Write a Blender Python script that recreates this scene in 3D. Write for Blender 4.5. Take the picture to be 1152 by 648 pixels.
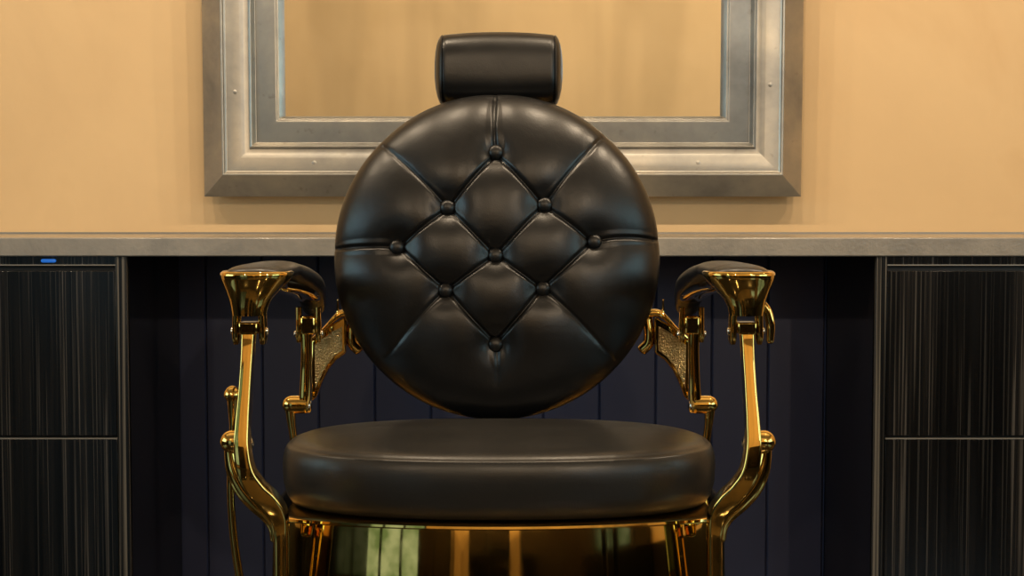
import bpy, bmesh, math, random
from mathutils import Vector, Matrix, noise
random.seed(7)
for o in list(bpy.data.objects): bpy.data.objects.remove(o, do_unlink=True)
sc = bpy.context.scene
COL = sc.collection

# ------------------------------------------------------------------ camera, exposure
F = 1640.0; PITCH = math.radians(3.0); H = 0.94
cam = bpy.data.cameras.new('camera'); camo = bpy.data.objects.new('camera', cam); COL.objects.link(camo)
cam.sensor_width = 36.0; cam.lens = 36.0 * F / 1152.0; cam.clip_start = 0.05
camo.location = (0, 0, H); camo.rotation_euler = (math.pi / 2 - PITCH, 0, 0)
sc.camera = camo
sc.view_settings.view_transform = 'Standard'; sc.view_settings.look = 'None'
sc.view_settings.gamma = 1.0; sc.view_settings.use_curve_mapping = False
sc.view_settings.exposure = 0.0

# ------------------------------------------------------------------ world and lights
w = bpy.data.worlds.new('world'); sc.world = w; w.use_nodes = True
w.node_tree.nodes['Background'].inputs[0].default_value = (0.75, 0.85, 0.9, 1)
w.node_tree.nodes['Background'].inputs[1].default_value = 0.3

def lamp(name, loc, power, color, radius):
    l = bpy.data.lights.new(name, 'POINT'); l.energy = power; l.color = color; l.shadow_soft_size = radius
    o = bpy.data.objects.new(name, l); COL.objects.link(o); o.location = loc
    return o
BULBS = [(x, 1.95, 2.45) for x in (-1.65, -1.0, -0.35, 0.3, 0.95, 1.6)]
BULB_P = 30.0
for p in BULBS: lamp('bulb_light', (p[0], p[1], p[2] - 0.06), BULB_P * (1.02 + .07 * p[0]), (1.0, 0.79, 0.55), 0.014)
BACKB = [(x, -1.6, 2.45) for x in (-1.5, 0.0, 1.5)]
for p, q in zip(BACKB, (42.0, 44.0, 80.0)): lamp('bulb_light', (p[0], p[1], p[2] - 0.06), q, (1.0, 0.77, 0.52), 0.04)  # added lamps, brightening the back wall that the mirror reflects
WIN_STR = 5.0

# ------------------------------------------------------------------ materials
def mat(name, base, rough=0.5, metal=0.0, spec=0.5, **kw):
    m = bpy.data.materials.new(name); m.use_nodes = True
    b = m.node_tree.nodes['Principled BSDF']
    b.inputs['Base Color'].default_value = (*base, 1); b.inputs['Roughness'].default_value = rough
    b.inputs['Metallic'].default_value = metal; b.inputs['Specular IOR Level'].default_value = spec
    for k, v in kw.items(): b.inputs[k].default_value = v
    return m
def nodes(m): return m.node_tree.nodes, m.node_tree.links, m.node_tree.nodes['Principled BSDF']
def coords(m, scale=(1, 1, 1), kind='Object'):
    n, l, b = nodes(m)
    t = n.new('ShaderNodeTexCoord'); mp = n.new('ShaderNodeMapping'); mp.inputs['Scale'].default_value = scale
    l.new(t.outputs[kind], mp.inputs['Vector']); return mp.outputs['Vector']
def tex_noise(m, vec, scale, detail=4, rough=0.55, dist=0.0):
    n, l, b = nodes(m)
    t = n.new('ShaderNodeTexNoise'); t.inputs['Scale'].default_value = scale; t.inputs['Detail'].default_value = detail
    t.inputs['Roughness'].default_value = rough; t.inputs['Distortion'].default_value = dist
    l.new(vec, t.inputs['Vector']); return t.outputs['Fac']
def ramp(m, fac, stops):
    n, l, b = nodes(m)
    r = n.new('ShaderNodeValToRGB'); e = r.color_ramp.elements
    while len(e) < len(stops): e.new(0.5)
    for k, (p, c) in enumerate(stops):
        e[k].position = p; e[k].color = (*c, 1) if len(c) == 3 else c
    l.new(fac, r.inputs['Fac']); return r.outputs['Color']
def bump(m, fac, strength, dist, prev=None):
    n, l, b = nodes(m)
    bp = n.new('ShaderNodeBump'); bp.inputs['Strength'].default_value = strength; bp.inputs['Distance'].default_value = dist
    l.new(fac, bp.inputs['Height'])
    if prev is not None: l.new(prev, bp.inputs['Normal'])
    l.new(bp.outputs['Normal'], b.inputs['Normal']); return bp.outputs['Normal']
def mix(m, kind, fac, a, bb):
    n, l, b = nodes(m)
    x = n.new('ShaderNodeMixRGB'); x.blend_type = kind
    for i, v in ((0, fac), (1, a), (2, bb)):
        if hasattr(v, 'links'): l.new(v, x.inputs[i])
        else: x.inputs[i].default_value = v if i == 0 else (*v, 1)
    return x.outputs[0]

def plaster(name, c1, c2, c3, streak=0):
    m = mat(name, c1, 0.62, spec=0.25); n, l, b = nodes(m)
    v = coords(m)
    a = tex_noise(m, v, 1.4, 5, 0.6, 0.6); s = tex_noise(m, coords(m, (2.2, 2.2, 0.7)), 2.6, 6, 0.65, 1.2)
    c = mix(m, 'MIX', s, ramp(m, a, [(0.3, c1), (0.5, c2), (0.7, c3)]), c2)
    vo = n.new('ShaderNodeTexVoronoi'); vo.inputs['Scale'].default_value = 3.1; vo.feature = 'SMOOTH_F1'
    l.new(coords(m, (1, 1, .8)), vo.inputs['Vector'])
    c = mix(m, 'MULTIPLY', 0.28, c, ramp(m, vo.outputs['Distance'], [(0.2, (1, 1, 1)), (0.55, (0.86, 0.84, 0.8))]))
    if streak: c = mix(m, 'MULTIPLY', 0.6, c, ramp(m, tex_noise(m, coords(m, (1, 1, 0.12)), 3.2, 3, 0.5, 0.3), [(0.4, (0.74, 0.74, 0.72)), (0.56, (1, 1, 1))]))
    l.new(c, b.inputs['Base Color'])
    bump(m, tex_noise(m, v, 9, 6, 0.6), 0.08, 0.01)
    return m
M_PLASTER = plaster('ochre_plaster', (0.56, 0.39, 0.215), (0.64, 0.455, 0.25), (0.52, 0.335, 0.165))
M_PLASTER_B = plaster('streaked_ochre_plaster', (0.60, 0.44, 0.24), (0.66, 0.49, 0.28), (0.55, 0.40, 0.21), 1)
M_CEIL = mat('ceiling_paint', (0.22, 0.18, 0.13), 0.8)
M_FLOOR = mat('dark_floor', (0.010, 0.009, 0.008), 0.12)

def leather(name, base):
    m = mat(name, base, 0.33, spec=0.5); n, l, b = nodes(m)
    v = coords(m)
    t = n.new('ShaderNodeTexVoronoi'); t.inputs['Scale'].default_value = 520; l.new(v, t.inputs['Vector'])
    nn = bump(m, t.outputs['Distance'], 0.10, 0.0006)
    bump(m, tex_noise(m, v, 28, 4, 0.6, 0.5), 0.10, 0.004, nn)
    r = tex_noise(m, v, 9, 5, 0.6)
    l.new(ramp(m, r, [(0.3, (0.29,) * 3), (0.7, (0.40,) * 3)]), b.inputs['Roughness'])
    return m
M_LEATHER = leather('black_leather', (0.0050, 0.0050, 0.0053)); M_SEAT = leather('sheen_black_leather', (0.0175, 0.0165, 0.0150))  # seat copy of the same leather, base colour lightened for its sheen
def gold():
    m = mat('polished_gold', (0.80, 0.535, 0.15), 0.06, 1.0); n, l, b = nodes(m)
    v = coords(m)
    bump(m, tex_noise(m, v, 7, 2, 0.5), 0.03, 0.004)
    l.new(ramp(m, tex_noise(m, v, 30, 5), [(0.35, (0.025,) * 3), (0.75, (0.06,) * 3)]), b.inputs['Roughness'])
    return m
M_GOLD = gold()
M_CHROME = mat('bright_metal', (0.8, 0.78, 0.7), 0.12, 1.0)
def hammered():
    m = mat('hammered_bronze', (0.40, 0.29, 0.13), 0.3, 1.0); n, l, b = nodes(m)
    t = n.new('ShaderNodeTexVoronoi'); t.inputs['Scale'].default_value = 480; l.new(coords(m), t.inputs['Vector'])
    bump(m, t.outputs['Distance'], 1.0, 0.002)
    return m
M_HAMMER = hammered()
def pewter():
    m = mat('aged_pewter', (0.4, 0.38, 0.35), 0.36, 0.85); n, l, b = nodes(m)
    v = coords(m)
    a = tex_noise(m, v, 5, 5, 0.6, 0.2)
    c = ramp(m, a, [(0.30, (0.21, 0.21, 0.205)), (0.5, (0.34, 0.335, 0.315)), (0.70, (0.48, 0.455, 0.40))])
    sp = tex_noise(m, v, 38, 3, 0.5)
    c = mix(m, 'MULTIPLY', 0.5, c, ramp(m, sp, [(0.22, (0.45, 0.42, 0.36)), (0.34, (1, 1, 1))]))
    l.new(c, b.inputs['Base Color'])
    l.new(ramp(m, a, [(0.3, (0.44,) * 3), (0.7, (0.34,) * 3)]), b.inputs['Roughness'])
    bump(m, tex_noise(m, v, 60, 4), 0.08, 0.003)
    return m
M_PEWTER = pewter()
M_MIRROR = mat('mirror_glass', (0.86, 0.85, 0.80), 0.035, 1.0)
def ebony():
    m = mat('ebony_veneer', (0.01, 0.01, 0.01), 0.2, spec=0.34); n, l, b = nodes(m)
    v1 = coords(m, (1, 1, 0.006)); v2 = coords(m, (1, 1, 0.02))
    a = tex_noise(m, v1, 210, 2, 0.55, 0.0); s = tex_noise(m, v2, 30, 3, 0.6, 0.0)
    c1 = ramp(m, a, [(0.42, (0.0055, 0.0057, 0.0062)), (0.56, (0.011, 0.010, 0.009)), (0.65, (0.060, 0.057, 0.054))])
    c2 = ramp(m, s, [(0.45, (0.35, 0.35, 0.35)), (0.62, (1.3, 1.25, 1.2))])
    l.new(mix(m, 'MULTIPLY', 1.0, c1, c2), b.inputs['Base Color'])
    bump(m, a, 0.05, 0.001)
    return m
M_EBONY = ebony()
def striped():
    m = mat('striped_ebony_edge', (0.01, 0.01, 0.01), 0.25, spec=0.35); n, l, b = nodes(m)
    a = tex_noise(m, coords(m, (1, 1, 0.003)), 330, 1, 0.4)
    l.new(ramp(m, a, [(0.42, (0.004, 0.004, 0.004)), (0.52, (0.03, 0.027, 0.023)), (0.60, (0.12, 0.108, 0.09))]), b.inputs['Base Color']); return m
M_EDGE = striped()
M_BLACK = mat('matte_black', (0.004, 0.004, 0.004), 0.5)
M_LACQ = mat('black_lacquer', (0.003, 0.003, 0.0035), 0.12)
M_STRIP = mat('grey_edge_strip', (0.28, 0.26, 0.23), 0.4, 0.6)
def stone():
    m = mat('grey_worktop', (0.2, 0.19, 0.175), 0.22, spec=0.9); n, l, b = nodes(m)
    v = coords(m)
    l.new(ramp(m, tex_noise(m, v, 6, 8, 0.65, 0.5), [(0.3, (0.18, 0.172, 0.158)), (0.7, (0.31, 0.285, 0.245))]), b.inputs['Base Color'])
    bump(m, tex_noise(m, v, 120, 3), 0.25, 0.002)
    return m
M_STONE = stone()
M_NAVY = mat('navy_boards', (0.036, 0.043, 0.092), 0.42)
def outdoors(name, strength):
    m = bpy.data.materials.new(name); m.use_nodes = True; n = m.node_tree.nodes; l = m.node_tree.links
    n.clear(); o = n.new('ShaderNodeOutputMaterial'); e = n.new('ShaderNodeEmission')
    tc = n.new('ShaderNodeTexCoord'); t = n.new('ShaderNodeTexNoise'); t.inputs['Scale'].default_value = 2.2; t.inputs['Detail'].default_value = 7
    r = n.new('ShaderNodeValToRGB'); r.color_ramp.elements[0].position = 0.38; r.color_ramp.elements[0].color = (0.20, 0.36, 0.30, 1)
    r.color_ramp.elements[1].position = 0.6; r.color_ramp.elements[1].color = (0.55, 0.80, 1.0, 1)
    l.new(tc.outputs['Object'], t.inputs['Vector']); l.new(t.outputs['Fac'], r.inputs['Fac'])
    l.new(r.outputs['Color'], e.inputs['Color']); e.inputs['Strength'].default_value = strength
    l.new(e.outputs[0], o.inputs['Surface']); return m
M_DAY = outdoors('daylit_pane', WIN_STR); M_DIM = outdoors('shaded_daylit_pane', 0.75)
M_BULB = bpy.data.materials.new('warm_bulb'); M_BULB.use_nodes = True
_b = M_BULB.node_tree.nodes['Principled BSDF']; _b.inputs['Base Color'].default_value = (1, .8, .5, 1)
_b.inputs['Emission Color'].default_value = (1, 0.78, 0.5, 1); _b.inputs['Emission Strength'].default_value = 9.0

# ------------------------------------------------------------------ mesh helpers
def link(name, bm, m, parent=None, smooth=True, loc=None, bevel=None, sharp=math.radians(38)):
    me = bpy.data.meshes.new(name); bmesh.ops.recalc_face_normals(bm, faces=bm.faces[:])
    if smooth:
        for f in bm.faces: f.smooth = True
        for e in bm.edges:
            if len(e.link_faces) == 2 and e.calc_face_angle(0) > sharp: e.smooth = False
    bm.to_mesh(me); bm.free(); me.materials.append(m)
    o = bpy.data.objects.new(name, me); COL.objects.link(o)
    if parent: o.parent = parent
    if loc: o.location = loc
    if bevel:
        md = o.modifiers.new('bevel', 'BEVEL'); md.width = bevel; md.segments = 2; md.limit_method = 'ANGLE'
    return o
def struct(o): o['kind'] = 'structure'; return o
def thing(name, label, cat, loc, group=None):
    o = bpy.data.objects.new(name, None); COL.objects.link(o); o.location = loc
    o.empty_display_size = 0.05
    o['label'] = label; o['category'] = cat
    if group: o['group'] = group
    return o
def box(bm, x0, x1, y0, y1, z0, z1):
    v = [bm.verts.new(p) for p in ((x0, y0, z0), (x1, y0, z0), (x1, y1, z0), (x0, y1, z0), (x0, y0, z1), (x1, y0, z1), (x1, y1, z1), (x0, y1, z1))]
    for f in ((0, 3, 2, 1), (4, 5, 6, 7), (0, 1, 5, 4), (1, 2, 6, 5), (2, 3, 7, 6), (3, 0, 4, 7)): bm.faces.new([v[i] for i in f])
    return v
def loft(bm, rings, cap=True):
    R = [[bm.verts.new(p) for p in r] for r in rings]; n = len(R[0])
    for a, b in zip(R, R[1:]):
        for i in range(n): bm.faces.new((a[i], a[(i + 1) % n], b[(i + 1) % n], b[i]))
    if cap: bm.faces.new(R[0]); bm.faces.new(R[-1])
    return R
def sup(t, e):   # superellipse unit point
    c, s = math.cos(t), math.sin(t)
    return math.copysign(abs(c) ** (2 / e), c), math.copysign(abs(s) ** (2 / e), s)
def catmull(P, k=8):
    P = [tuple(p) for p in P]; out = []
    Q = [tuple(2 * a - b for a, b in zip(P[0], P[1]))] + P + [tuple(2 * a - b for a, b in zip(P[-1], P[-2]))]
    for i in range(1, len(Q) - 2):
        p0, p1, p2, p3 = Q[i - 1:i + 3]
        for j in range(k):
            t = j / k
            out.append(tuple(0.5 * (2 * b + (c - a) * t + (2 * a - 5 * b + 4 * c - d) * t * t + (3 * b - a - 3 * c + d) * t ** 3) for a, b, c, d in zip(p0, p1, p2, p3)))
    out.append(P[-1]); return out
def sweep(bm, pts, B, e=4.0, n=24, k=8, round_ends=0.0):
    """pts: (x,y,z,a,b): a = half width across, b = half size along B"""
    S = catmull(pts, k); B = Vector(B).normalized(); rings = []
    for i, p in enumerate(S):
        c = Vector(p[:3]); q = Vector(S[min(i + 1, len(S) - 1)][:3]) - Vector(S[max(i - 1, 0)][:3])
        T = q.normalized(); N = T.cross(B).normalized(); BB = N.cross(T).normalized()
        rings.append((c, N, BB, p[3], p[4], T))
    out = []
    if round_ends:
        c, N, BB, a, b, T = rings[0]
        for f in (0.02, 0.35, 0.62, 0.82, 0.95):
            sz = f; d = round_ends * math.sqrt(1 - f * f)
            out.append([tuple(c - T * d + N * a * sz * u + BB * b * sz * v) for u, v in (sup(2 * math.pi * j / n, e) for j in range(n))])
    for c, N, BB, a, b, T in rings:
        out.append([tuple(c + N * a * u + BB * b * v) for u, v in (sup(2 * math.pi * j / n, e) for j in range(n))])
    if round_ends:
        c, N, BB, a, b, T = rings[-1]
        for f in (0.95, 0.82, 0.62, 0.35, 0.02):
            d = round_ends * math.sqrt(1 - f * f)
            out.append([tuple(c + T * d + N * a * f * u + BB * b * f * v) for u, v in (sup(2 * math.pi * j / n, e) for j in range(n))])
    loft(bm, out)
def lathe(bm, prof, org, axis, n=32):
    """prof: (r, h) along axis"""
    A = Vector(axis).normalized(); U = A.orthogonal().normalized(); V = A.cross(U); O = Vector(org)
    loft(bm, [[tuple(O + A * h + U * r * math.cos(2 * math.pi * i / n) + V * r * math.sin(2 * math.pi * i / n)) for i in range(n)] for r, h in prof])
def dome(r, h, base=0.0, foot=0.0, k=8):
    return [(r, -foot), (r, 0)] + [(r * math.cos(math.pi / 2 * i / k) + 1e-4, h * math.sin(math.pi / 2 * i / k)) for i in range(1, k + 1)]

def P(px, py, Y):   # a point read off the photograph, taken to its real distance Y
    u, v = (px - 576) / F, (324 - py) / F
    dy = math.cos(PITCH) + v * math.sin(PITCH); dz = -math.sin(PITCH) + v * math.cos(PITCH)
    return u * Y / dy, H + dz * Y / dy

# ------------------------------------------------------------------ room shell
WY = 3.32; RX = 3.3; BY = -3.3; CH = 2.8
def wall_mesh(rects, axis, at, th):
    bm = bmesh.new()
    for a0, a1, z0, z1 in rects:
        if axis == 'y': box(bm, a0, a1, min(at, at + th), max(at, at + th), z0, z1)
        else: box(bm, min(at, at + th), max(at, at + th), a0, a1, z0, z1)
    return bm
struct(link('wall_front', wall_mesh([(-RX - .1, RX + .1, 0, CH)], 'y', WY, 0.1), M_PLASTER, smooth=False))
def holes(a0, a1, hs):   # wall rectangles round full-column holes
    out = []; cur = a0
    for h0, h1, z0, z1 in hs:
        out.append((cur, h0, 0, CH)); out.append((h0, h1, 0, z0)); out.append((h0, h1, z1, CH)); cur = h1
    out.append((cur, a1, 0, CH)); return out
W1 = (-3.2, -1.62, 0.12, 2.3); W_ADD = (2.0, 3.1, 1.5, 2.45); W2 = (-0.5, 2.0, 0.85, 2.2); W3 = (-1.6, 1.2, 0.85, 2.2)
struct(link('wall_back', wall_mesh(holes(-RX - .1, RX + .1, [W1, W_ADD]), 'y', BY, -0.1), M_PLASTER_B, smooth=False))
struct(link('wall_left', wall_mesh(holes(BY, WY, [W2]), 'x', -RX, -0.1), M_PLASTER, smooth=False))
struct(link('wall_right', wall_mesh(holes(BY, WY, [W3]), 'x', RX, 0.1), M_PLASTER, smooth=False))
bm = bmesh.new(); box(bm, -RX - .1, RX + .1, BY - .1, WY + .1, -0.1, 0); struct(link('floor', bm, M_FLOOR, smooth=False))
bm = bmesh.new(); box(bm, -RX - .1, RX + .1, BY - .1, WY + .1, CH, CH + .1); struct(link('ceiling', bm, M_CEIL, smooth=False))
def window(idx, W, axis, at, th, nx, nz, pane=None):
    a0, a1, z0, z1 = W; bm = bmesh.new(); f = 0.05; y0, y1 = sorted((at + th * 0.2, at + th * 0.7))
    def bx(a, b, c, d): box(bm, *( (a, b, y0, y1, c, d) if axis == 'y' else (y0, y1, a, b, c, d)))
    bx(a0, a1, z0, z0 + f); bx(a0, a1, z1 - f, z1); bx(a0, a0 + f, z0, z1); bx(a1 - f, a1, z0, z1)
    for i in range(1, nx): c = a0 + (a1 - a0) * i / nx; bx(c - .022, c + .022, z0, z1)
    for i in range(1, nz): c = z0 + (z1 - z0) * i / nz; bx(a0, a1, c - .016, c + .016)
    o = struct(link('window_%d' % idx, bm, M_BLACK, smooth=False))
    bm = bmesh.new(); q = at + th * 0.8
    v = [(a0, q, z0), (a1, q, z0), (a1, q, z1), (a0, q, z1)] if axis == 'y' else [(q, a0, z0), (q, a1, z0), (q, a1, z1), (q, a0, z1)]
    bm.faces.new([bm.verts.new(p) for p in v]); link('pane', bm, pane or M_DAY, o, smooth=False)
window(1, W1, 'y', BY, -0.1, 3, 1, M_DIM); window(2, W2, 'x', -RX, -0.1, 2, 2); window(3, W3, 'x', RX, 0.1, 2, 2); window(4, W_ADD, 'y', BY, -0.1, 2, 1)  # the high back window is added for a highlight on the seat
M_WAIN = mat('added_dark_wainscot', (0.012, 0.010, 0.008), 0.3)  # wainscot added to darken the side walls in the gold's reflections
for k_, (x_, a_, b_) in enumerate(((-RX, BY + .12, 2.7), (RX, BY + .02, 2.7))):
    bm = bmesh.new(); q_ = 1 if x_ < 0 else -1
    box(bm, *sorted((x_ + q_ * .001, x_ + q_ * .02)), a_, b_, 0.1, 0.76); box(bm, *sorted((x_ + q_ * .001, x_ + q_ * .03)), a_, b_, 0.0, 0.1); box(bm, *sorted((x_ + q_ * .001, x_ + q_ * .035)), a_, b_, 0.76, 0.79)
    struct(link('trim_%d' % (k_ + 2), bm, M_WAIN, smooth=False))
# tongue and groove boards under the worktop
CX0, CX1 = P(143, 400, 2.85)[0], P(985, 400, 2.85)[0]      # inner sides of the two cabinets
bm = bmesh.new(); pitch = 63.2 / F * WY; x0 = (232 - 576) / F * WY
b0 = x0 - pitch * 1; k = 0
PY = WY - 0.015
x = b0
xs = []
while x < CX1 + pitch: xs.append(x); x += pitch
zt, zb = 0.849, 0.0
prof = []
for i, gx in enumerate(xs):
    for dx, dy in ((-.0035, 0), (0, .005), (.0035, 0)): prof.append((gx + dx, PY + dy))
prof = [(CX0 - .02, PY)] + [p for p in prof if CX0 - .015 < p[0] < CX1 + .015] + [(CX1 + .02, PY)]
lo = [bm.verts.new((a, b, zb)) for a, b in prof] + [bm.verts.new((prof[-1][0], WY - .001, zb)), bm.verts.new((prof[0][0], WY - .001, zb))]
hi = [bm.verts.new((v.co.x, v.co.y, zt)) for v in lo]
for i in range(len(lo)): j = (i + 1) % len(lo); bm.faces.new((lo[i], lo[j], hi[j], hi[i]))
bm.faces.new(lo); bm.faces.new(hi)
struct(link('trim_1', bm, M_NAVY, smooth=False))

# ------------------------------------------------------------------ worktop and cabinets
CY = 2.85
ztop = P(576, 267.3, CY)[1]; zbot = P(576, 288.5, CY)[1]
t = thing('worktop', 'long grey stone-look worktop running below the framed mirror', 'worktop', (0, CY, zbot))
bm = bmesh.new(); box(bm, -1.5, 1.5, 0.0, WY - CY - .001, 0, ztop - zbot)
link('worktop_slab', bm, M_STONE, t, bevel=0.0025)
bm = bmesh.new(); box(bm, -1.5, 1.5, WY - CY - .012, WY - CY - .001, ztop - zbot, ztop - zbot + 0.004)
link('sealant_bead', bm, M_STRIP, t, smooth=False)

M_BLUE = mat('blue_glint_glow', (.01, .03, .08), .2); M_BLUE.node_tree.nodes['Principled BSDF'].inputs['Emission Color'].default_value = (.02, .2, .8, 1); M_BLUE.node_tree.nodes['Principled BSDF'].inputs['Emission Strength'].default_value = .55  # emission for the blue reflection on the left rail
def cabinet(s, xin, label):
    t = thing('drawer_cabinet', label, 'cabinet', (xin, CY + .005, 0), 'drawer cabinets under the worktop')
    zt = zbot - .0005; W = 0.62
    def bx(bm, a, b, *r): box(bm, *sorted((s * a, s * b)), *r)
    pw = 0.022
    bm = bmesh.new(); bx(bm, 0, pw, -0.001, 0.44, 0.0, zt); link('side_panel', bm, M_EDGE, t, bevel=0.0012)
    bm = bmesh.new(); bx(bm, W - pw, W, 0.0, 0.44, 0.0, zt); link('side_panel', bm, M_EBONY, t, bevel=0.0012)
    bm = bmesh.new(); bx(bm, -0.0015, 0.0, 0.012, 0.44, 0.0, zt); link('side_lining', bm, M_LACQ, t, smooth=False)
    bm = bmesh.new(); bx(bm, pw, W - pw, 0.02, 0.44, 0.07, zt - .02); link('carcass', bm, M_BLACK, t, smooth=False)
    zr = P(576, 299, CY)[1]
    bm = bmesh.new(); bx(bm, pw, W - pw, 0.004, 0.022, zr, zt); r = link('top_rail', bm, M_EBONY, t, smooth=False)
    bm = bmesh.new(); bx(bm, pw, W - pw, 0.0025, 0.004, zr, zr + .0022); link('edge_strip', bm, M_STRIP, r, smooth=False)
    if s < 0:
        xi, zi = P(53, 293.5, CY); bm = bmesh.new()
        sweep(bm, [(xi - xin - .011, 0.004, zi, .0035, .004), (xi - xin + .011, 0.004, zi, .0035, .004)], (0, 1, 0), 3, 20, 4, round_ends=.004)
        link('blue_glint', bm, M_BLUE, r)  # glowing bead stands in for a blue reflection on the rail
    zd = [(P(576, 305, CY)[1], P(576, 490.5, CY)[1]), (P(576, 494.5, CY)[1], 0.13)]
    for k, (a, b) in enumerate(zd):
        bm = bmesh.new(); bx(bm, pw + .001, W - pw - .001, 0.0, 0.018, b, a); d = link('drawer', bm, M_EBONY, t, bevel=0.001)
        if k == 1:
            bm = bmesh.new(); bx(bm, pw + .001, W - pw - .001, -0.0008, 0.015, a, a + .0022); link('edge_strip', bm, M_STRIP, d, smooth=False)
    bm = bmesh.new(); bx(bm, pw, W - pw, 0.03, 0.045, 0, 0.08); link('plinth', bm, M_BLACK, t, smooth=False)
cabinet(-1, CX0, 'black ebony-veneer drawer cabinet with cool blue sheen, left of the barber chair')
cabinet(1, CX1, 'dark brown-streaked ebony drawer cabinet, right of the barber chair')

# ------------------------------------------------------------------ framed mirror
MY = WY
fx0 = P(228.5, 110, 3.26)[0]; fx1 = P(902.5, 110, 3.26)[0]; fz0 = P(576, 221, 3.26)[1]; fz1 = fz0 + 1.15
t = thing('wall_mirror', 'large rectangular mirror in wide stepped pewter metal frame on ochre wall', 'mirror', ((fx0 + fx1) / 2, MY - .028, fz0))
hw = (fx1 - fx0) / 2; hh = (fz1 - fz0)
# moulding profile: (distance inward from the outer edge, depth towards the room)
prof = [(0, 0.0), (0, .030), (.004, .034), (.043, .060), (.046, .064), (.0495, .064), (.051, .058), (.055, .055), (.060, .055), (.084, .0515), (.092, .048),
        (.100, .046), (.103, .046), (.105, .055), (.109, .057), (.113, .050), (.116, .043), (.158, .052), (.162, .052), (.164, .048), (.167, .048), (.171, .036), (.174, .014), (.174, 0.0)]
prof = [(a * 1.03, b) for a, b in prof]
bm = bmesh.new(); rings = []
for a, d in prof:
    rings.append([(-hw + a, -d, a), (hw - a, -d, a), (hw - a, -d, hh - a), (-hw + a, -d, hh - a)])
R = [[bm.verts.new(p) for p in r] for r in rings]
for i in range(len(R)):
    a, b = R[i], R[(i + 1) % len(R)]
    for j in range(4): bm.faces.new((a[j], a[(j + 1) % 4], b[(j + 1) % 4], b[j]))
link('frame', bm, M_PEWTER, t, bevel=0.0008, sharp=math.radians(25))
inn = prof[-1][0]
bm = bmesh.new(); box(bm, -hw + inn - .01, hw - inn + .01, -.009, -.004, inn - .01, hh - inn + .01)
link('mirror_glass', bm, M_MIRROR, t, smooth=False)
bm = bmesh.new(); box(bm, -hw + .02, hw - .02, -.004, .0275, .02, hh - .02); link('backing_board', bm, M_BLACK, t, smooth=False)
def rivet(x, z):
    bm = bmesh.new(); lathe(bm, [(.0060, -.003), (.0060, -.0012), (.0052, -.0006), (.003, -.0002), (.0005, .0)], (x, -.0538, z), (0, -1, 0), 20)
    link('rivet', bm, M_PEWTER, t)
bc = 0.074
rz = P(576, 104, 3.26)[1] - fz0
for rx in (P(355, 186, 3.26)[0] - (fx0 + fx1) / 2, P(784, 186, 3.26)[0] - (fx0 + fx1) / 2): rivet(rx, bc)
rivet(-hw + bc, rz); rivet(hw - bc, P(576, 96, 3.26)[1] - fz0)
t.rotation_euler = (math.radians(1.0), 0, 0)

# ------------------------------------------------------------------ barber chair
CXC = -0.0176
ch = thing('barber_chair', 'black leather barber chair with round buttoned back and polished gold arms', 'chair', (CXC, 2.05, 0))
OY = 2.05
def LP(px, py, Y):     # photo point of the left arm -> (distance from the chair's axis, z)
    x, z = P(px, py, Y); return CXC - x, z

# base shell -----------------------------------------------------------
def shell_outline(inset=0.0, n=40):
    hwid, yf, Rr, cr = 0.306, 1.815, 0.80, 0.055
    pts = []
    amax = math.asin((hwid - cr * .75) / Rr)
    for i in range(n + 1):
        a = -amax + 2 * amax * i / n; pts.append((Rr * math.sin(a), yf + Rr - Rr * math.cos(a)))
    xe, ye = pts[-1]; a0 = amax
    corner = []
    cx, cy = xe - cr * math.sin(a0), ye + cr * math.cos(a0)
    for i in range(1, 13):
        a = a0 + (math.pi / 2 - a0) * i / 12; corner.append((cx + cr * math.sin(a), cy - cr * math.cos(a)))
    xs_ = corner[-1][0]; yb = 2.27
    right = corner + [(xs_, 2.0), (xs_, 2.12), (xs_, 2.22), (xs_ - .02, 2.26), (xs_ - .06, yb)]
    left = [(-x, y) for x, y in right]
    loop = pts + right + left[::-1]
    cxm, cym = 0, 2.03
    out = []
    for x, y in loop:
        d = Vector((x - cxm, y - cym)); L = d.length; out.append((x - d.x / L * inset, y - d.y / L * inset))
    return out
zr = P(560, 594.5, 1.81)[1]
FLARE = math.tan(math.radians(10.0))
def ring(ins, z): return [(x, y - OY - (FLARE * (zr - z) if y < 1.95 else 0), z) for x, y in shell_outline(ins)]
bm = bmesh.new()
loft(bm, [ring(.004, zr), ring(.004, .33), ring(.02, .30), ring(.10, .285)])
link('base_shell', bm, M_GOLD, ch)
bm = bmesh.new()
loft(bm, [ring(.012, zr - .004), ring(.001, zr - .004), ring(-.0035, zr - .0015), ring(-.0035, zr + .0015), ring(.001, zr + .003), ring(.012, zr + .003)])
link('shell_rim', bm, M_GOLD, ch)
bm = bmesh.new(); lathe(bm, [(.30, 0), (.30, .015), (.27, .03), (.12, .055), (.075, .075), (.065, .12), (.065, .30)], (0, 0.02, 0), (0, 0, 1), 64)
link('pedestal', bm, M_GOLD, ch)

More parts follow.
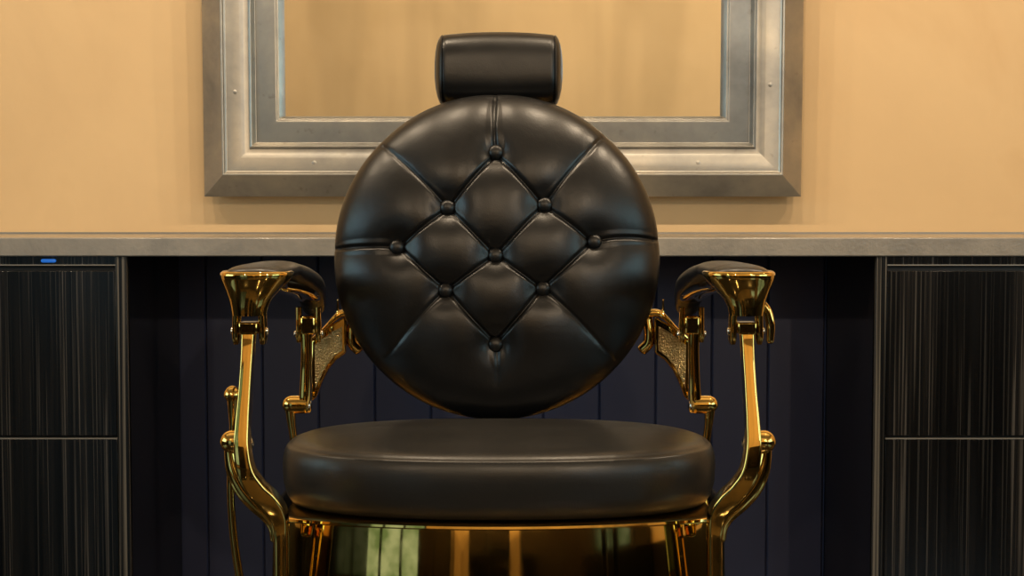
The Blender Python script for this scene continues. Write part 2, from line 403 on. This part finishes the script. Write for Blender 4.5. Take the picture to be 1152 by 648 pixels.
# seat cushion ---------------------------------------------------------
def plan(t, grow):
    a = 0.280 + grow; c, s = math.cos(t), math.sin(t); e = 2.35
    x = math.copysign(abs(c) ** (2 / e), c) * a
    b = (0.152 if s < 0 else 0.185) + grow
    return x, 1.985 + math.copysign(abs(s) ** (2 / e), s) * b
zs = P(560, 514, 1.835)[1]; zb_ = zr + .004
prof = [(-.10, zb_), (-.006, zb_), (.003, zb_ + .003), (.009, zb_ + .012), (.0135, zb_ + .028), (.0145, zb_ + .048), (.0142, zb_ + .060), (.0125, zs - .014), (.0095, zs - .006), (.0068, zs - .0034), (.0052, zs - .0036), (.0036, zs - .0010), (-.006, zs + .0025)]
rings = []
N = 160
for g, z in prof: rings.append([(plan(2 * math.pi * i / N, g)[0], plan(2 * math.pi * i / N, g)[1] - OY, z) for i in range(N)])
for f in (.95, .9, .82, .72, .6, .45, .3, .15, .02):
    rr = []
    for i in range(N):
        x, y = plan(2 * math.pi * i / N, -.006)
        z = zs + .0025 + .011 * (1 - f ** 2.2)
        rr.append((x * f, (y - 2.0) * f + 2.0 - OY, z + .0016 * noise.noise(Vector((x * f * 9, y * f * 9, 3)))))
    rings.append(rr)
bm = bmesh.new(); loft(bm, rings); seat = link('seat_cushion', bm, M_SEAT, ch, sharp=math.radians(70))
# stitching along the front seam: one strip of small threads
bm = bmesh.new()
L = 0
for i in range(96):
    tt = -math.pi / 2 + (i - 47.5) / 47.5 * 0.62
    x, y = plan(tt, .0098); x2, y2 = plan(tt + .0052, .0098)
    c = Vector((x, y - OY, zs - .0056)); d = (Vector((x2, y2 - OY, zs - .0056)) - c) * 0.8
    sweep(bm, [(*(c), .0004, .0004), (*(c + d), .0004, .0004)], (0, 0, 1), 2, 5, 1)
st = link('stitching', bm, M_BLACK, seat); st['kind'] = 'stuff'

# buttoned round back --------------------------------------------------
BYc = 2.20; bcx, bcz = P(559, 288, BYc); R0 = 183.5 / F * BYc * 1.0
BT = [(558, 170), (504, 233), (613, 230), (447, 277), (669, 271), (558, 287), (502, 326), (611, 324), (558, 386)]
def N2(p): return ((p[0] - 559) / 183.5 * .977, -(p[1] - 287.5) / 183.5 * .98 - .017)
B = [N2(p) for p in BT]
def bez(a, m, b, k=8):
    return [tuple((1 - t) ** 2 * x + 2 * t * (1 - t) * y + t * t * z for x, y, z in zip(a, m, b)) for t in [i / k for i in range(k + 1)]]
SEG = []
for i, j in ((0, 1), (0, 2), (1, 3), (1, 5), (2, 5), (2, 4), (3, 6), (4, 7), (5, 6), (5, 7), (6, 8), (7, 8)): SEG.append((B[i], B[j], 1, 1))
def outer(i, m, e, end=1.0):
    pts = bez(B[i], N2(m), N2(e)); n_ = len(pts) - 1
    for k in range(n_): SEG.append((pts[k], pts[k + 1], 1 + (end - 1) * k / n_, 1 + (end - 1) * (k + 1) / n_))
outer(0, (555, 140), (557, 98)); outer(1, (470, 195), (428, 159), .35); outer(2, (645, 185), (688, 142), .35)
outer(3, (412, 275), (368, 277)); outer(4, (700, 262), (750, 267)); outer(6, (470, 355), (434, 402), .15); outer(7, (650, 355), (692, 404), .15); outer(8, (561, 405), (560, 432), .1)
def field(x, z):
    best = 9; wgt = 1; acc = 0.0; KS = 26.0
    for (a, b, wa, wb) in SEG:
        dx, dz = b[0] - a[0], b[1] - a[1]; L2 = dx * dx + dz * dz
        t = max(0, min(1, ((x - a[0]) * dx + (z - a[1]) * dz) / L2))
        q = math.hypot(x - a[0] - t * dx, z - a[1] - t * dz)
        if q < best: best = q; wgt = wa + (wb - wa) * t
        ww = wa + (wb - wa) * t
        acc += ww * math.exp(-KS * q)
    soft = max(0.0, -math.log(acc + 1e-12) / KS)
    dep = 0.0062 * math.exp(-(soft / .08)) + wgt * 0.0046 * math.exp(-(best / .012) ** 2)
    for p in B:
        qb = math.hypot(x - p[0], z - p[1])
        if qb < .5: dep += 0.0145 * math.exp(-(qb / .085) ** 1.3)
    return dep
TF, TB = 0.078, 0.045
def section(n=400):
    pts = []
    for i in range(n + 1):
        a = math.pi / 2 * i / n
        pts.append((math.sin(a) ** (2 / 2.5), math.cos(a) ** (2 / 2.0)))
    L = [0]
    for p, q in zip(pts, pts[1:]): L.append(L[-1] + math.hypot((q[0] - p[0]) * R0, (q[1] - p[1]) * TF))
    return pts, L
SP, SL = section()
def at_s(f):
    s = f * SL[-1]; lo, hi = 0, len(SL) - 1
    while hi - lo > 1:
        m_ = (lo + hi) // 2
        if SL[m_] <= s: lo = m_
        else: hi = m_
    t = (s - SL[lo]) / max(1e-9, SL[hi] - SL[lo]); p, q = SP[lo], SP[hi]
    r, y = p[0] + (q[0] - p[0]) * t, p[1] + (q[1] - p[1]) * t
    nr, ny = (p[1] - q[1]) * TF, (q[0] - p[0]) * R0
    l_ = math.hypot(nr, ny) or 1
    return r, y, nr / l_, ny / l_
NG = 300
bm = bmesh.new(); grid = []
tab = [at_s(i / 1000) for i in range(1001)]
for i in range(NG + 1):
    row = []
    for j in range(NG + 1):
        a, b = 2 * i / NG - 1, 2 * j / NG - 1
        if a == 0 and b == 0: rho, ph = 0, 0
        elif abs(a) > abs(b): rho, ph = a, math.pi / 4 * b / a
        else: rho, ph = b, math.pi / 2 - math.pi / 4 * a / b
        if rho < 0: rho, ph = -rho, ph + math.pi
        r, y, nr, ny = tab[min(1000, int(round(rho * 1000)))]
        c, s = math.cos(ph), math.sin(ph)
        d = field(r * c, r * s)
        if rho > .93: d *= max(0, (1 - rho) / .07) * .8 + .2
        rr = r * R0 - nr * d * .8; yy = -(y * TF) + ny * d
        row.append(bm.verts.new((rr * c, yy, rr * s)))
    grid.append(row)
for i in range(NG):
    for j in range(NG): bm.faces.new((grid[i][j], grid[i + 1][j], grid[i + 1][j + 1], grid[i][j + 1]))
loop = [grid[i][0] for i in range(NG)] + [grid[NG][j] for j in range(NG)] + [grid[i][NG] for i in range(NG, 0, -1)] + [grid[0][j] for j in range(NG, 0, -1)]
prev = loop
for k in range(1, 9):
    a = math.pi / 2 * k / 8; f = math.cos(a) ** .7 if k < 8 else .35; yb = TB * math.sin(a)
    f = max(f, .35)
    cur = [bm.verts.new((v.co.x * f, yb + v.co.y * f, v.co.z * f)) for v in loop]
    for q in range(len(loop)): q2 = (q + 1) % len(loop); bm.faces.new((prev[q], prev[q2], cur[q2], cur[q]))
    prev = cur
bm.faces.new(prev)
back = link('backrest', bm, M_LEATHER, ch, sharp=math.radians(80), loc=(bcx - CXC, BYc - OY, bcz))
TILT = math.radians(-6); back.rotation_euler = (TILT, 0, 0)
bb = None
for k, (u, v) in enumerate(B):
    r = math.hypot(u, v); f = min(range(1001), key=lambda i: abs(tab[i][0] - r)); y = -(tab[f][1] * TF) + field(u, v)
    bm = bmesh.new(); lathe(bm, [(.0030, .004), (.0085, .002), (.0112, -.0012), (.0118, -.0038), (.0105, -.0068), (.0075, -.0092), (.0040, -.0103), (.0004, -.0107)], (0, 0, 0), (0, 1, 0), 28)
    link('button', bm, M_LEATHER, back, loc=(u * R0, y - .0035, v * R0))
# gold ring carrying the back cushion
bm = bmesh.new()
rp = [(R0 * .78, .045), (R0 * .84, .040), (R0 * .855, .046), (R0 * .85, .060), (R0 * .78, .066)]
n = 96; RR = [[bm.verts.new((r * math.cos(2 * math.pi * i / n), h, r * math.sin(2 * math.pi * i / n))) for i in range(n)] for r, h in rp]
for a, b in zip(RR, RR[1:] + RR[:1]):
    for i in range(n): bm.faces.new((a[i], a[(i + 1) % n], b[(i + 1) % n], b[i]))
bring = link('back_ring', bm, M_GOLD, ch, loc=(bcx - CXC, BYc - OY, bcz)); bring.rotation_euler = (TILT, 0, 0)

# headrest -------------------------------------------------------------
HYc = 2.285; hx, hz = P(561, 80, HYc)
bm = bmesh.new(); rings = []
hwf = 61.5 / F * HYc; ex = 10 / F * HYc
xs_ = []
for i in range(41): xs_.append(-1 + 2 * i / 40)
def hring(x, sc_):
    n = 64; out = []
    for i in range(n):
        u, v = sup(2 * math.pi * i / n, 2.9)
        crown = 1 - .085 * min(1, abs(x / hwf)) ** 2.2
        out.append((x, u * .052 * sc_, v * .0585 * sc_ * crown))
    return out
for f in (.03, .3, .55, .75, .9, .97): rings.append(hring(-(hwf + ex * math.sqrt(1 - f * f) ** .9), f * 1.0))
rings.append(hring(-hwf - .0012, 1.01)); rings.append(hring(-hwf, .972))
for i in range(31):
    x = -hwf + .0016 + (2 * hwf - .0032) * i / 30; rings.append(hring(x, 1.0))
rings.append(hring(hwf, .972)); rings.append(hring(hwf + .0012, 1.01))
for f in (.97, .9, .75, .55, .3, .03): rings.append(hring(hwf + ex * math.sqrt(1 - f * f) ** .9, f))
loft(bm, rings)
head = link('headrest', bm, M_LEATHER, ch, loc=(hx - CXC, HYc - OY, hz), sharp=math.radians(60)); head.rotation_euler = (math.radians(-4), 0, 0)
for s in (-1, 1):
    bm = bmesh.new(); box(bm, s * .022 - .006, s * .022 + .006, HYc - OY + .018, HYc - OY + .026, hz - .13, hz + .01)
    link('headrest_stem', bm, M_GOLD, ch, bevel=.002)

# arms ------------------------------------------------------------------
def mirror_pts(pts, s): return [(s * p[0], *p[1:]) for p in pts]
YA = 1.80; YR = 2.15
AXR = 0.283
AX = 0.2995   # arm distance from the chair's axis
def arm(s):
    # s=-1: left in the photo
    side = 'left' if s < 0 else 'right'
    def px(pts, Y, a, b):
        out = []
        for q in pts:
            x, z = LP(q[0], q[1], Y + (q[4] if len(q) > 4 else 0)); out.append((s * x, Y + (q[4] if len(q) > 4 else 0) - OY, z, q[2] if len(q) > 2 else a, q[3] if len(q) > 3 else b))
        return out
    # front post
    bm = bmesh.new()
    sweep(bm, px([(281, 366, .0095, .011, .002), (280, 378, .0080, .011, 0), (279, 400, .0074, .0115, -.005), (276.5, 440, .0075, .012, -.013), (274, 475, .0085, .0125, -.020), (273, 503, .0095, .013, -.025), (277.5, 530, .0105, .014, -.026),
                  (289, 549, .0115, .015, -.022), (303, 563, .012, .016, -.016), (313, 577, .0105, .016, -.011), (316.5, 598, .0085, .015, -.008), (317, 630, .008, .015, -.008), (317, 700, .008, .015, -.008), (317, 790, .008, .015, -.008)], YA, .01, .01), (0, 1, 0), 8.0, 40)
    fp = link('front_post', bm, M_GOLD, ch, sharp=math.radians(50))
    # post head seen between the legs of the fork
    c, z = LP(281, 369, YA); bm = bmesh.new(); box(bm, s * c - .0115, s * c + .0115, YA - .014 - OY, YA + .012 - OY, z - .007, z + .008)
    link('post_head', bm, M_GOLD, ch, bevel=.002)
    # outer brace beside the post, with its domed end
    bm = bmesh.new()
    sweep(bm, px([(258.5, 492, .0062, .009), (259.5, 512, .0075, .010), (264, 531, .0095, .012), (273, 549, .0105, .013), (287, 565, .0105, .013), (301, 579, .0090, .012), (308, 592, .007, .011), (309, 606, .005, .010)], YA + .018, .01, .01), (0, 1, 0), 3.0, 28, round_ends=.004)
    link('outer_brace', bm, M_GOLD, ch)
    c, z = LP(261, 498, YA); bm = bmesh.new(); lathe(bm, dome(.0145, .0165, foot=.010), (s * c, YA + .008 - OY, z), (s, 0, 0))
    link('domed_knob', bm, M_GOLD, ch)
    c2, _ = LP(281, 498, YA); bm = bmesh.new(); lathe(bm, dome(.0085, .005, foot=.006), (s * c2, YA + .002 - OY, z - .001), (-s, 0, 0))
    link('pivot_bolt', bm, M_CHROME, ch)
    # flared casting under the front of the pad, ending in a fork
    zt = LP(285, 309, YA)[1]
    bm = bmesh.new(); rings = []; n = 48
    for z, ax, ay, cy in ((zt + .004, .036, .040, .028), (zt + .0045, .0415, .045, .028), (zt + .0025, .0440, .047, .028), (zt - .001, .0445, .047, .028), (zt - .006, .0425, .045, .027), (zt - .012, .0385, .040, .024), (zt - .020, .0325, .033, .018),
                          (zt - .030, .026, .026, .012), (zt - .040, .0222, .022, .008), (zt - .050, .0205, .020, .006)):
        rings.append([(s * (AX + .0075 * min(1, (zt - z) / .035 if z < zt else 0)) + ax * sup(2 * math.pi * i / n, 2.6)[0], YA - .008 + cy * .8 - OY + ay * sup(2 * math.pi * i / n, 2.6)[1], z) for i in range(n)])
    loft(bm, rings); link('arm_bracket', bm, M_GOLD, ch, sharp=math.radians(60))
    for q in (-1, 1):
        bm = bmesh.new(); X = s * (AX + .0075) + q * .0155
        sweep(bm, [(X, YA - OY, zt - .042, .0045, .014), (X + q * .0008, YA - OY, zt - .06, .0042, .0125), (X + q * .001, YA - OY, zt - .078, .0045, .0115), (X + q * .001, YA - OY, zt - .086, .003, .008)], (0, 1, 0), 3.4, 24, 6)
        fk = link('fork_leg', bm, M_GOLD, ch)
        bm = bmesh.new(); lathe(bm, dome(.0052, .0028, foot=.002), (X + q * .0058, YA - OY, zt - .070), (q, 0, 0), 18); link('fork_bolt', bm, M_CHROME, fk)
    # gold rail carrying the pad backwards
    bm = bmesh.new()
    sweep(bm, [(s * (AX + (AXR - AX) * max(0, min(1, (y - 1.83) / .32))), y - OY, zt + dz, hgt, wid) for y, dz, wid, hgt in ((1.83, -.010, .030, .011), (1.90, -.016, .022, .012), (2.0, -.024, .018, .011), (2.08, -.033, .017, .011), (2.15, -.045, .017, .011), (2.185, -.053, .014, .009))], (1, 0, 0), 3, 24, 6)
    link('arm_rail', bm, M_GOLD, ch)
    # leather pad
    bm = bmesh.new()
    sweep(bm, [(s * (AX + (AXR - AX) * max(0, min(1, (y - 1.83) / .32))), y - OY, zt + dz, hgt, wid) for y, dz, wid, hgt in ((1.795, .001, .034, .0100), (1.82, .001, .0385, .0115), (1.87, .001, .0385, .0120), (1.93, .000, .033, .0130), (2.0, -.007, .027, .015), (2.08, -.017, .0235, .0175), (2.15, -.031, .0225, .020), (2.19, -.046, .0215, .022), (2.205, -.062, .0185, .018))], (1, 0, 0), 2.3, 40, 8, round_ends=.018)
    link('armrest_pad', bm, M_LEATHER, ch)
    # rear fork
    for q in (-1, 1):
        bm = bmesh.new(); X = s * AXR + q * .0145; zz = LP(345, 362, YR)[1]
        sweep(bm, [(X, YR - OY, zz + .022, .0038, .012), (X, YR - OY, zz, .0038, .012), (X, YR - OY, zz - .022, .004, .0105), (X, YR - OY, zz - .030, .003, .007)], (0, 1, 0), 3.4, 20, 6)
        fk = link('fork_leg', bm, M_GOLD, ch)
        bm = bmesh.new(); lathe(bm, dome(.005, .003, foot=.002), (X + q * .005, YR - OY, zz - .018), (q, 0, 0), 18); link('fork_bolt', bm, M_CHROME, fk)
    xh, zh = LP(345, 366, YR); bm = bmesh.new(); box(bm, s * AXR - .011, s * AXR + .011, YR - .012 - OY, YR + .012 - OY, zh - .013, zh + .014); link('post_head', bm, M_GOLD, ch, bevel=.003)
    # rear post
    bm = bmesh.new()
    sweep(bm, px([(344.5, 372, .0085, .010), (345, 390, .0078, .010), (344.5, 420, .0080, .010), (343.5, 450, .0088, .011), (343, 462, .0075, .010)], YR, .01, .01), (0, 1, 0), 4.5, 28, round_ends=.002)
    link('rear_post', bm, M_GOLD, ch)
    c, z = LP(330, 455, YR); bm = bmesh.new(); lathe(bm, dome(.0135, .0165, foot=.020), (s * c, YR - OY, z), (s, 0, 0)); link('domed_knob', bm, M_GOLD, ch)
    c, z = LP(348, 455, YR); bm = bmesh.new(); lathe(bm, dome(.0105, .005, foot=.008), (s * c, YR - OY, z - .002), (-s, 0, 0)); link('pivot_bolt', bm, M_CHROME, ch)
    bm = bmesh.new()
    sweep(bm, px([(327, 456, .0085, .009), (327.5, 468, .0070, .0085), (329.5, 485, .0058, .008), (334, 510, .0065, .009), (342, 540, .009, .010), (352, 575, .012, .012), (356, 610, .012, .012)], YR, .01, .01), (0, 1, 0), 3.2, 24, round_ends=.002)
    link('rear_support', bm, M_GOLD, ch)
    # bracket that ties the back to the arm
    YB = 2.20
    def poly(points, Y0, Y1, m, nm, par, bev):
        bm = bmesh.new(); a = [bm.verts.new((s * LP(x, y, YB)[0], Y0 - OY, LP(x, y, YB)[1])) for x, y in points]
        b = [bm.verts.new((v.co.x, Y1 - OY, v.co.z)) for v in a]; n = len(a)
        for i in range(n): bm.faces.new((a[i], a[(i + 1) % n], b[(i + 1) % n], b[i]))
        bm.faces.new(a); bm.faces.new(b); return link(nm, bm, m, par, bevel=bev, sharp=math.radians(40))
    body = poly([(350, 384), (360, 376), (372, 366), (387, 357), (389, 360), (389, 396), (388, 398), (378, 405), (369, 416), (362, 430), (356, 446), (350, 452)], YB, YB + .03, M_GOLD, 'back_bracket', ch, .003)
    poly([(354, 388), (363, 381), (374, 373), (385, 367), (385.5, 394), (376, 401), (367, 412), (360, 426), (355, 437)], YB - .0025, YB + .001, M_HAMMER, 'bracket_inlay', body, .0008)
    # top flange of the bracket, catching the light, and its upright fin
    bm = bmesh.new()
    sweep(bm, px([(352, 381, .0025, .016), (366, 369, .0030, .018), (379, 356, .0045, .018), (386, 352, .006, .016), (399, 352, .006, .014)], YB + .012, .01, .01), (0, 1, 0), 3.5, 20)
    link('bracket_flange', bm, M_GOLD, body)
    bm = bmesh.new()
    sweep(bm, px([(382, 357, .0045, .010), (380.5, 350, .0026, .008), (380, 344, .0017, .006), (380, 337.5, .0013, .004)], YB + .008, .01, .01), (0, 1, 0), 2.6, 16, round_ends=.001)
    link('bracket_fin', bm, M_GOLD, body)
    # rounded gold lug under the edge of the back
    bm = bmesh.new()
    sweep(bm, px([(398, 358, .008, .010), (396, 374, .008, .012), (397, 386, .0085, .012), (404, 394, .0085, .010)], YB + .018, .01, .01), (0, 1, 0), 2.6, 20, round_ends=.004)
    link('back_lug', bm, M_GOLD, body)
arm(-1); arm(1)
bm = bmesh.new(); S_ = []
for q in ((857, 340, .004, .008), (863, 350, .0055, .009), (866.5, 366, .0055, .009), (866, 384, .0045, .008)):
    x, z = P(q[0], q[1], 1.815); S_.append((x - CXC, 1.815 - OY, z, q[2], q[3]))
sweep(bm, S_, (0, 1, 0), 3, 20, round_ends=.003); link('catch_lever', bm, M_GOLD, ch)
# recline lever, left side only
YL = 1.87
def LL(q): x, z = LP(q[0], q[1], YL); return (-x, YL - OY, z, q[2], q[3])
bm = bmesh.new()
sweep(bm, [LL(q) for q in ((262, 446, .0078, .0078), (262, 456, .0068, .0068), (262, 470, .0052, .0055), (262, 482, .0045, .005), (261, 500, .005, .005), (260, 525, .005, .005), (259.5, 548, .0048, .005), (260.5, 575, .0048, .005), (263, 605, .005, .005), (268, 640, .0052, .005), (277, 690, .0055, .005), (292, 735, .006, .005))], (0, 1, 0), 2.4, 20)
lev = link('recline_lever', bm, M_GOLD, ch)
x, z = LP(261.5, 446, YL); bm = bmesh.new()
lathe(bm, [(.0070, -.006), (.0098, -.001), (.0112, .001), (.0112, .003), (.0098, .0075), (.0065, .0115), (.003, .0135), (.0003, .0142)], (-x, YL - OY, z), (0, 0, 1), 28); link('lever_knob', bm, M_GOLD, lev)

# ------------------------------------------------------------------ behind the camera (unseen cabinets and back lamps, added for the gold and the mirror to reflect)
def bulb(p, label, group):
    t = thing('pendant_bulb', label, 'lamp', p, group)
    bm = bmesh.new(); lathe(bm, [(.004, CH - p[2] - .001), (.004, .05)], (0, 0, 0), (0, 0, 1), 8); link('cord', bm, M_BLACK, t)
    bm = bmesh.new(); lathe(bm, [(.015, .05), (.02, .045), (.02, .0), (.016, -.005)], (0, 0, 0), (0, 0, 1), 20); link('socket', bm, M_BLACK, t)
ORD = ['leftmost', 'second from left', 'third from left', 'third from right', 'second from right', 'rightmost']
for k, p in enumerate(BULBS): bulb(p, 'black pendant lamp socket, ' + ORD[k] + ' of the six above the worktop side', 'pendant lamps above the chair')
for k, p in enumerate(BACKB): bulb(p, 'black pendant lamp socket, ' + ['left', 'middle', 'right'][k] + ' one of the three added near the back wall', 'added pendant lamps at the back')
def added_cab(x0, x1, z, label):  # added, unseen; darkens the low back wall in the gold's reflections
    t = thing('sideboard', label, 'cabinet', ((x0 + x1) / 2, BY + .25, 0)); h = (x1 - x0) / 2
    bm = bmesh.new(); box(bm, -h, h, -.24, .2, .06, z); link('body', bm, M_EBONY, t, bevel=.004)
    bm = bmesh.new(); box(bm, -h + .03, h - .03, -.2, .17, 0, .06); link('plinth', bm, M_BLACK, t)
    for q in (-1, 1):
        bm = bmesh.new(); box(bm, min(q * .004, q * (h - .02)), max(q * .004, q * (h - .02)), .2, .216, .09, z - .03); d = link('door', bm, M_LACQ, t, bevel=.002)
added_cab(-1.6, -0.95, 1.15, 'dark low sideboard added beside the tall window behind the viewer')
added_cab(-0.6, 0.15, 1.15, 'dark low sideboard added in the middle of the back wall')
added_cab(0.36, 1.98, 1.15, 'wide dark sideboard added right of the middle of the back wall')
added_cab(2.07, 2.24, 1.15, 'very narrow dark cabinet added between two wide sideboards at the back wall')
added_cab(2.33, 3.2, 1.15, 'dark sideboard added under the high window in the back right corner')


t = thing('added_cupboard', 'tall dark cupboard added along the left wall behind the viewer', 'cupboard', (-RX + .28, -2.0, 0))  # added, unseen; keeps the amber wall out of the shell's reflection
bm = bmesh.new(); box(bm, -.22, .2, -1.0, 1.0, .06, 2.0); link('body', bm, M_EBONY, t, bevel=.004)
bm = bmesh.new(); box(bm, -.2, .17, -.97, .97, 0, .06); link('plinth', bm, M_BLACK, t)
for q in (-1, 1):
    bm = bmesh.new(); box(bm, .2, .216, *sorted((q * .003, q * .97)), .09, 1.97); d = link('door', bm, M_LACQ, t, bevel=.002)
